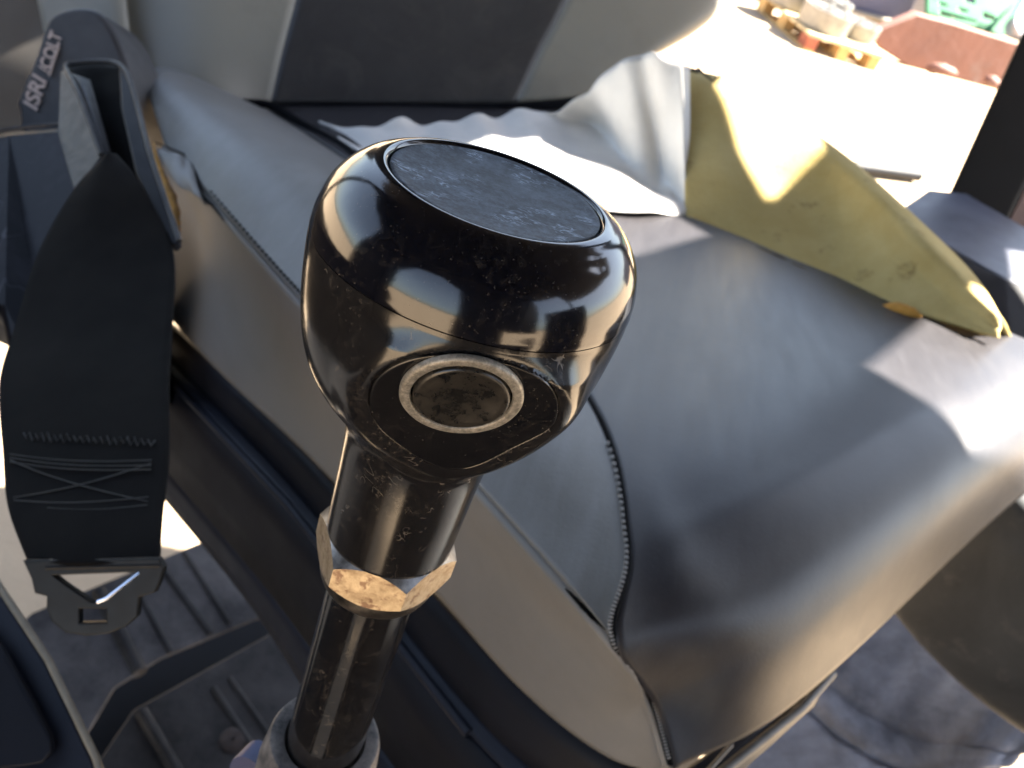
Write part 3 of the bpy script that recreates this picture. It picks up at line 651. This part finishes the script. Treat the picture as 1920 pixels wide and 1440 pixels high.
def hub(loc, r, h, tilt, label):
    t = thing('wheel_hub', loc, label, 'wheel hub', 'cast wheel hubs on the pallet')
    ax = np.array([tilt[0], tilt[1], 1.])
    lathe('rim', loc, ax, [(0, r * .93), (.01, r * .97), (h * .5, r * .98), (h * .8, r), (h, r), (h, r * .86), (h * .88, r * .82), (h * .86, r * .55), (h * 1.02, r * .5), (h * 1.02, r * .3), (h * .5, r * .28)], MT['cast'], t, 48, cap=True)
    lathe('bore', loc + np.array([0, 0, h * .55]), ax, [(0, .001), (0, r * .29)], MT['castdark'], t, 24)
    a2 = ax / np.linalg.norm(ax)
    for k in range(6):
        q_ = k * math.pi / 3; lathe('lug', loc + a2 * h * .86 + r * .68 * (u_ * math.cos(q_) + v_ * math.sin(q_)), ax, [(0, r * .1), (h * .22, r * .1), (h * .25, r * .05)], MT['cast'], t, 10, cap=True)
hub(pp(.24, .30, .137), .225, .16, (.02, .0), 'large cast metal hub at the near left of the pallet')
hub(pp(.62, .38, .137), .185, .13, (-.02, -.02), 'smaller cast metal hub at the right end of the pallet')
hub(pp(.13, .82, .137), .22, .16, (.0, .02), 'cast metal hub at the far left of the pallet')
hub(pp(.52, .80, .137), .20, .17, (.0, .0), 'cast metal hub at the back of the pallet beside the container')

# rust red steel slab
def onvert(px, py, a, nrm):                              # point of the ray on the upright plane through a
    r = M @ np.array([px - 960, py - 720, F]); return EYE + r * (((a - EYE) @ nrm) / (r @ nrm))

def yard(px, py, d): return P(px, py, d)
sd = 7.35
bn0, bn1 = G(1700, 124), G(1876, 170); bdir = (bn1 - bn0) / np.linalg.norm(bn1 - bn0); bnrm = np.array([bdir[1], -bdir[0], 0])
slabo = slab('steel_bin', [onvert(x, y, bn0, bnrm) for x, y in ((1636,62),(1722,27),(1790,45),(1915,84),(1874,169),(1800,150),(1735,133),(1700,123),(1655,95))], -bnrm * .10, MT['redslab'], None, .012, loc=bn0)
tag(slabo, 'rust red painted steel bin wall lying right of the pallet', 'steel bin')
for (a, b, lab) in (((1735,128),(1792,139),'left reddish broken lug lying at the foot of the red bin'), ((1845,152),(1872,160),'right reddish broken lug lying at the foot of the red bin')):
    o = tube('broken_lug', curve([P(a[0], a[1], sd - .15), P((a[0] + b[0]) / 2, (a[1] + b[1]) / 2 - 4, sd - .2), P(b[0], b[1], sd - .15)], 8), [.02, .04, .05, .045, .05, .04, .04, .02], MT['redslab'], None, 8, loc=P(a[0], a[1] + 5, sd - .15))
    tag(o, lab, 'metal lug')
# containers behind
def cont(pts, a, name, label, cat, mat):
    t = thing(name, a, label, cat); nn = np.array([.15, -1, 0]); nn /= np.linalg.norm(nn)
    slab('panel', [onvert(x, y, a, nn) for x, y in pts], -nn * .8, mat, t, .01)
    return t
c1 = cont([(1592,-60),(1730,-30),(1706,28),(1668,40),(1590,16)], G(1640, 60), 'blue_container', 'dark blue grey container behind the red bin with a pale bottom rail', 'container', MT['bluebox'])
tube('bottom_rail', [onvert(1588, 21, G(1640, 62), np.array([.15, -1, 0])), onvert(1670, 42, G(1640, 62), np.array([.15, -1, 0]))], .035, MT['beigeedge'], c1, 8)
c2 = cont([(1490,-60),(1585,-60),(1578,8),(1548,-2),(1490,-14)], G(1560, 52), 'blue_container', 'narrow dark container edge behind the hubs at the top border', 'container', MT['navy'])
c3 = cont([(1716,-60),(1742,-60),(1738,40),(1706,32)], G(1710, 70), 'grey_post', 'grey lilac post between the blue container and green crate', 'post', MT['plastic'])
# green crate with openings
gc = thing('green_crate', P(1820, 60, 8.0), 'bright green plastic crate with holes, holding scrap, above the red bin', 'crate')
plate_holes = [[(1757,4),(1772,8),(1776,16),(1758,13)], [(1790,14),(1812,20),(1816,27),(1794,24)], [(1840,22),(1866,34),(1862,42),(1838,36)], [(1800,-20),(1828,-12),(1826,12),(1806,6)], [(1758,20),(1830,40),(1828,52),(1760,38)]]
plate('front_wall', [(1738,-60),(1912,-60),(1906,0),(1872,72),(1862,64),(1858,50),(1738,26)], plate_holes, 7.8, .03, MT['green'], gc)
slab('side_wall', [P(1906,-10,7.8), P(1916,-60,7.8), P(1935,-60,8.4), P(1925,10,8.4), P(1880,60,8.2), P(1872,72,7.8)], cv((.03, 0, 0)), MT['green'], gc, .003)
for (x, y, r, mt, lab) in ((1752,20,.07,'pale','pale scrap lump inside the left of the green crate'),(1775,24,.06,'cast','shiny metal scrap beside the pale lump in the crate'),(1800,32,.06,'pale','pale scrap lump at the middle of the green crate'),(1822,50,.075,'cast','round metal scrap ring above the red bin edge')):
    o = lathe('scrap_piece', P(x, y, 8.0), (.2, -.3, 1), pcurve([(-r, .002), (-r * .7, r * .8), (0, r * 1.2), (r * .6, r * .7), (r * .7, .002)], 12), MT[mt], None, 12, loc=P(x, y, 8.0)); tag(o, lab, 'scrap')
pb_ = gridobj('plastic_wrap', Net([[P(1885,66,7.7),P(1895,30,7.7),P(1925,-5,7.75)],[P(1905,68,7.55),P(1908,40,7.5),P(1935,5,7.6)],[P(1940,80,7.7),P(1940,50,7.7),P(1960,20,7.7)]]).grid(np.linspace(0,2,20), np.linspace(0,2,20), lambda u, v: .02 * math.sin(6 * u + 4 * v)), MT['plastic'], None, .005, loc=P(1910, 70, 7.7))
tag(pb_, 'crumpled grey plastic wrap right of the green crate', 'plastic wrap')
# dark pipe on the ground
pi = tube('pipe', [G(1560, 308, .04), G(1722, 330, .04)], .032, MT['black'], None, 16, loc=G(1640, 330)); tag(pi, 'short dark pipe lying on the pale ground beyond the foam', 'pipe')
# clutter far beyond (what shows between the yard things)
bw = boxw('container_row', (4, 15, 1.3), EZ, (9, .5, 1.3), MT['bluebox'], None, .03, loc=(4, 15, 0)); tag(bw, 'long dim container row closing off the far side of the yard', 'container')

# ---------------------------------------------------------------- gear lever
A = cv((.300, -.799, -.519)); A /= np.linalg.norm(A)
Cc = P(885, 510, .155)
nb = cv((.001, .783, -.611)); nb /= np.linalg.norm(nb)
ep = nb - A * (nb @ A); ep /= np.linalg.norm(ep); eq = np.cross(A, ep)
lev = thing('gear_lever', Cc - A * .2, 'glossy black gear lever knob with round push button, warm-tinted steel nut and dusty black shaft', 'gear lever')
def prof_smooth(pr, n): return pcurve(pr, n)
cap = [(.0029, .0300), (.0029, .0314), (.0031, .0317)] + pcurve([(.0036, .0317), (.0070, .0312), (.0110, .0298), (.0142, .0275), (.0164, .0249), (.0175, .0226)], 40) + pcurve([(.0177, .0219), (.0178, .0213), (.0177, .0208), (.0171, .0203), (.0162, .0202)], 14)
lathe('knob_cap', Cc, A, cap, MT['knob'], lev, 200, sharp=50)
lathe('top_inlay', Cc, A, [(.0166, .0201), (.0172, .0200), (.01735, .0198), (.0172, .0190), (.0168, .015), (.0166, .010), (.0165, .005), (.0165, .00002)], MT['disc'], lev, 128, sharp=60)
bprof = curve([np.array(p) for p in [(-.0028, .0316), (.000, .0317), (.006, .0314), (.012, .0308), (.018, .0297), (.0235, .0278), (.028, .0252), (.0318, .0222), (.035, .0194), (.0385, .0174), (.043, .0164), (.050, .0159), (.060, .0156), (.0712, .0153)]], 190)
# facet plane for the button
Q0 = P(866, 735, .1358)
kpl = nb @ (Q0 - Cc)
p1 = eq - nb * (eq @ nb); p1 /= np.linalg.norm(p1); p2 = np.cross(nb, p1)
def onplane(px, py):
    r = M @ np.array([px - 960, py - 720, F]); t = (nb @ (Q0 - EYE)) / (nb @ r); return EYE + r * t
po = [(690,745),(699,714),(725,690),(765,672),(810,664),(850,662),(900,667),(950,679),(1000,699),(1034,722),(1049,752),(1047,783),(1030,805),(1000,822),(960,841),(930,857),(900,871),(865,880),(830,877),(795,865),(765,847),(731,822),(708,800),(694,773)]
po3 = [onplane(*p) for p in po]
po2 = [np.array([(x - Q0) @ p1, (x - Q0) @ p2]) for x in po3]
po2 = [spl(po2[-3:] + po2 + po2[:3], 3 + u) for u in np.linspace(0, len(po2), 121)[:-1]]
poly = np.array(po2)
def inside(pt):
    c = False; n = len(poly); j = n - 1
    for i in range(n):
        if (poly[i][1] > pt[1]) != (poly[j][1] > pt[1]) and pt[0] < (poly[j][0] - poly[i][0]) * (pt[1] - poly[i][1]) / (poly[j][1] - poly[i][1]) + poly[i][0]: c = not c
        j = i
    return c
V = []; Fc = []; nt_ = 400
ang = np.arctan2(poly[:, 1], poly[:, 0]); rad = np.hypot(poly[:, 0], poly[:, 1]); o_ = np.argsort(ang)
def frac(pt): return math.hypot(*pt) / np.interp(math.atan2(pt[1], pt[0]), ang[o_], rad[o_], period=2 * math.pi)
def wgt(f): t = min(1, max(0, (f - .86) / .14)); return t * t * (3 - 2 * t)
bps = np.array(bprof)
def surf_h(pt):                                          # height of the round body above the button plane
    base = Q0 + p1 * pt[0] + p2 * pt[1]; prev = None
    for h in np.linspace(.009, -.009, 361):
        x = base + nb * h - Cc; s_ = -(x @ A); f_ = np.linalg.norm(x + A * s_) - np.interp(s_, bps[:, 0], bps[:, 1])
        if f_ < 0: return h
    return 0.
for (s, r) in bprof:
    for k in range(nt_):
        th = 2 * math.pi * k / nt_; e = ep * math.cos(th) + eq * math.sin(th)
        x = Cc - A * s + e * r
        if math.cos(th) > .1 and s > -.002:
            h = nb @ (x - Q0); pt = ((x - Q0) @ p1, (x - Q0) @ p2); f_ = frac(pt)
            if f_ < 1.5:
                t = max(0., (f_ - 1) / .5); fd = min(1, max(0, (s + .002) / .004)) if f_ > 1 else 1
                nh = h * t * t * (3 - 2 * t) if f_ > 1 else -.0006 * min(1, (1 - f_) / .03)
                x = x + nb * (nh - h) * fd
        V.append(x)
ns = len(bprof)
for i in range(ns - 1):
    for k in range(nt_): Fc.append((i * nt_ + k, i * nt_ + (k + 1) % nt_, (i + 1) * nt_ + (k + 1) % nt_, (i + 1) * nt_ + k))
ring0 = [Cc + A * .0029 + (ep * math.cos(2 * math.pi * k / nt_) + eq * math.sin(2 * math.pi * k / nt_)) * .0306 for k in range(nt_)]
V += ring0; b0 = ns * nt_
for k in range(nt_): Fc.append((k, (k + 1) % nt_, b0 + (k + 1) % nt_, b0 + k))
ring1 = [Cc - A * .0716 + (ep * math.cos(2 * math.pi * k / nt_) + eq * math.sin(2 * math.pi * k / nt_)) * .0150 for k in range(nt_)]
V += ring1; b1 = b0 + nt_
for k in range(nt_): Fc.append(((ns - 1) * nt_ + k, (ns - 1) * nt_ + (k + 1) % nt_, b1 + (k + 1) % nt_, b1 + k))
obj('knob_body', V, Fc, MT['knobbody'], lev, True, 38)
# button plate
V = []; n = len(poly); hs_ = [0] * n
for (sc, z) in ((.982, -.0012), (.985, -.0001), (.978, .00022), (.965, .0003), (.945, .0003), (.925, .0003), (.905, .0003), (.885, .0003), (.85, .0003), (.5, .0003)):
    for p, h in zip(poly, hs_): V.append(Q0 + p1 * p[0] * sc + p2 * p[1] * sc + nb * z)
Fc = [(i * n + k, i * n + (k + 1) % n, (i + 1) * n + (k + 1) % n, (i + 1) * n + k) for i in range(9) for k in range(n)] + [tuple(range(9 * n, 10 * n))]
pan = obj('button_plate', V, Fc, MT['panel'], lev, True, 30)
lathe('button_ring', Q0, nb, [(.0004, .0106), (.0011, .0106), (.0015, .0103), (.0016, .0100), (.0016, .0090), (.0014, .0087), (.0006, .0086)], MT['ring'], lev, 96, sharp=60)
lathe('push_button', Q0, nb, [(.0002, .0083), (.0014, .0083), (.0018, .0080), (.0019, .0076), (.00165, .0065), (.0013, .0045), (.0011, .002), (.00105, .00002)], MT['btn'], lev, 96, sharp=60)
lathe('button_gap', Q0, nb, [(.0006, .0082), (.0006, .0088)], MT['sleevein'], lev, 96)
# hex nut, chamfered
Fd = cv((-.155, .52, -.84)); Fd -= A * (Fd @ A); Fd /= np.linalg.norm(Fd); Fe = np.cross(A, Fd)
af = .01515
def rhex(t): 
    m_ = (t + math.pi / 6) % (math.pi / 3) - math.pi / 6; return af / math.cos(m_)
NT = 360; V = []; Fc = []; fm = []
rows = 14; zt, zb = .0710, .0826
def ring_at(fr, top):
    out = []
    for k in range(NT):
        t = 2 * math.pi * k / NT; rh = rhex(t); rr = .0142 + (rh - .0142) * fr
        z = (zt + max(0, rr - .01495) * 1.15) if top else (zb - max(0, rr - .0150) * 1.15)
        out.append(Cc - A * z + (Fd * math.cos(t) + Fe * math.sin(t)) * rr)
    return out
rings = [ring_at(fr, True) for fr in np.linspace(0, 1, 16)] + [ring_at(fr, False) for fr in np.linspace(1, 0, 16)]
for r_ in rings: V += r_
for i in range(len(rings) - 1):
    for k in range(NT):
        Fc.append((i * NT + k, i * NT + (k + 1) % NT, (i + 1) * NT + (k + 1) % NT, (i + 1) * NT + k)); fm.append(0 if i == 15 else 1)
nut = obj('hex_nut', V, Fc, MT['nut'], lev, True, 20)
nut.data.materials.append(MT['chamfer'])
for p, m_ in zip(nut.data.polygons, fm): p.material_index = m_
lathe('washer', Cc, A, [(-.0815, .0149)] + pcurve([(-.0828, .0149), (-.0850, .0146), (-.0872, .0138), (-.0888, .0122)], 14) + [(-.0890, .0112)], MT['dome'], lev, 96)
lathe('shaft', Cc, A, [(-.080, .0113), (-.12, .0113), (-.165, .0113), (-.2, .0113)], MT['shaft'], lev, 96)
lathe('base_collar', Cc, A, [(-.1640, .0115), (-.1602, .0116), (-.1592, .0120), (-.1588, .0150), (-.1592, .0160), (-.161, .0167), (-.172, .0180), (-.20, .0184)], MT['collar'], lev, 96)
tube('blue_plug', [P(462, 1452, .262), P(492, 1420, .270)], .0066, MT['blue'], lev, 16)
#DEBUG#
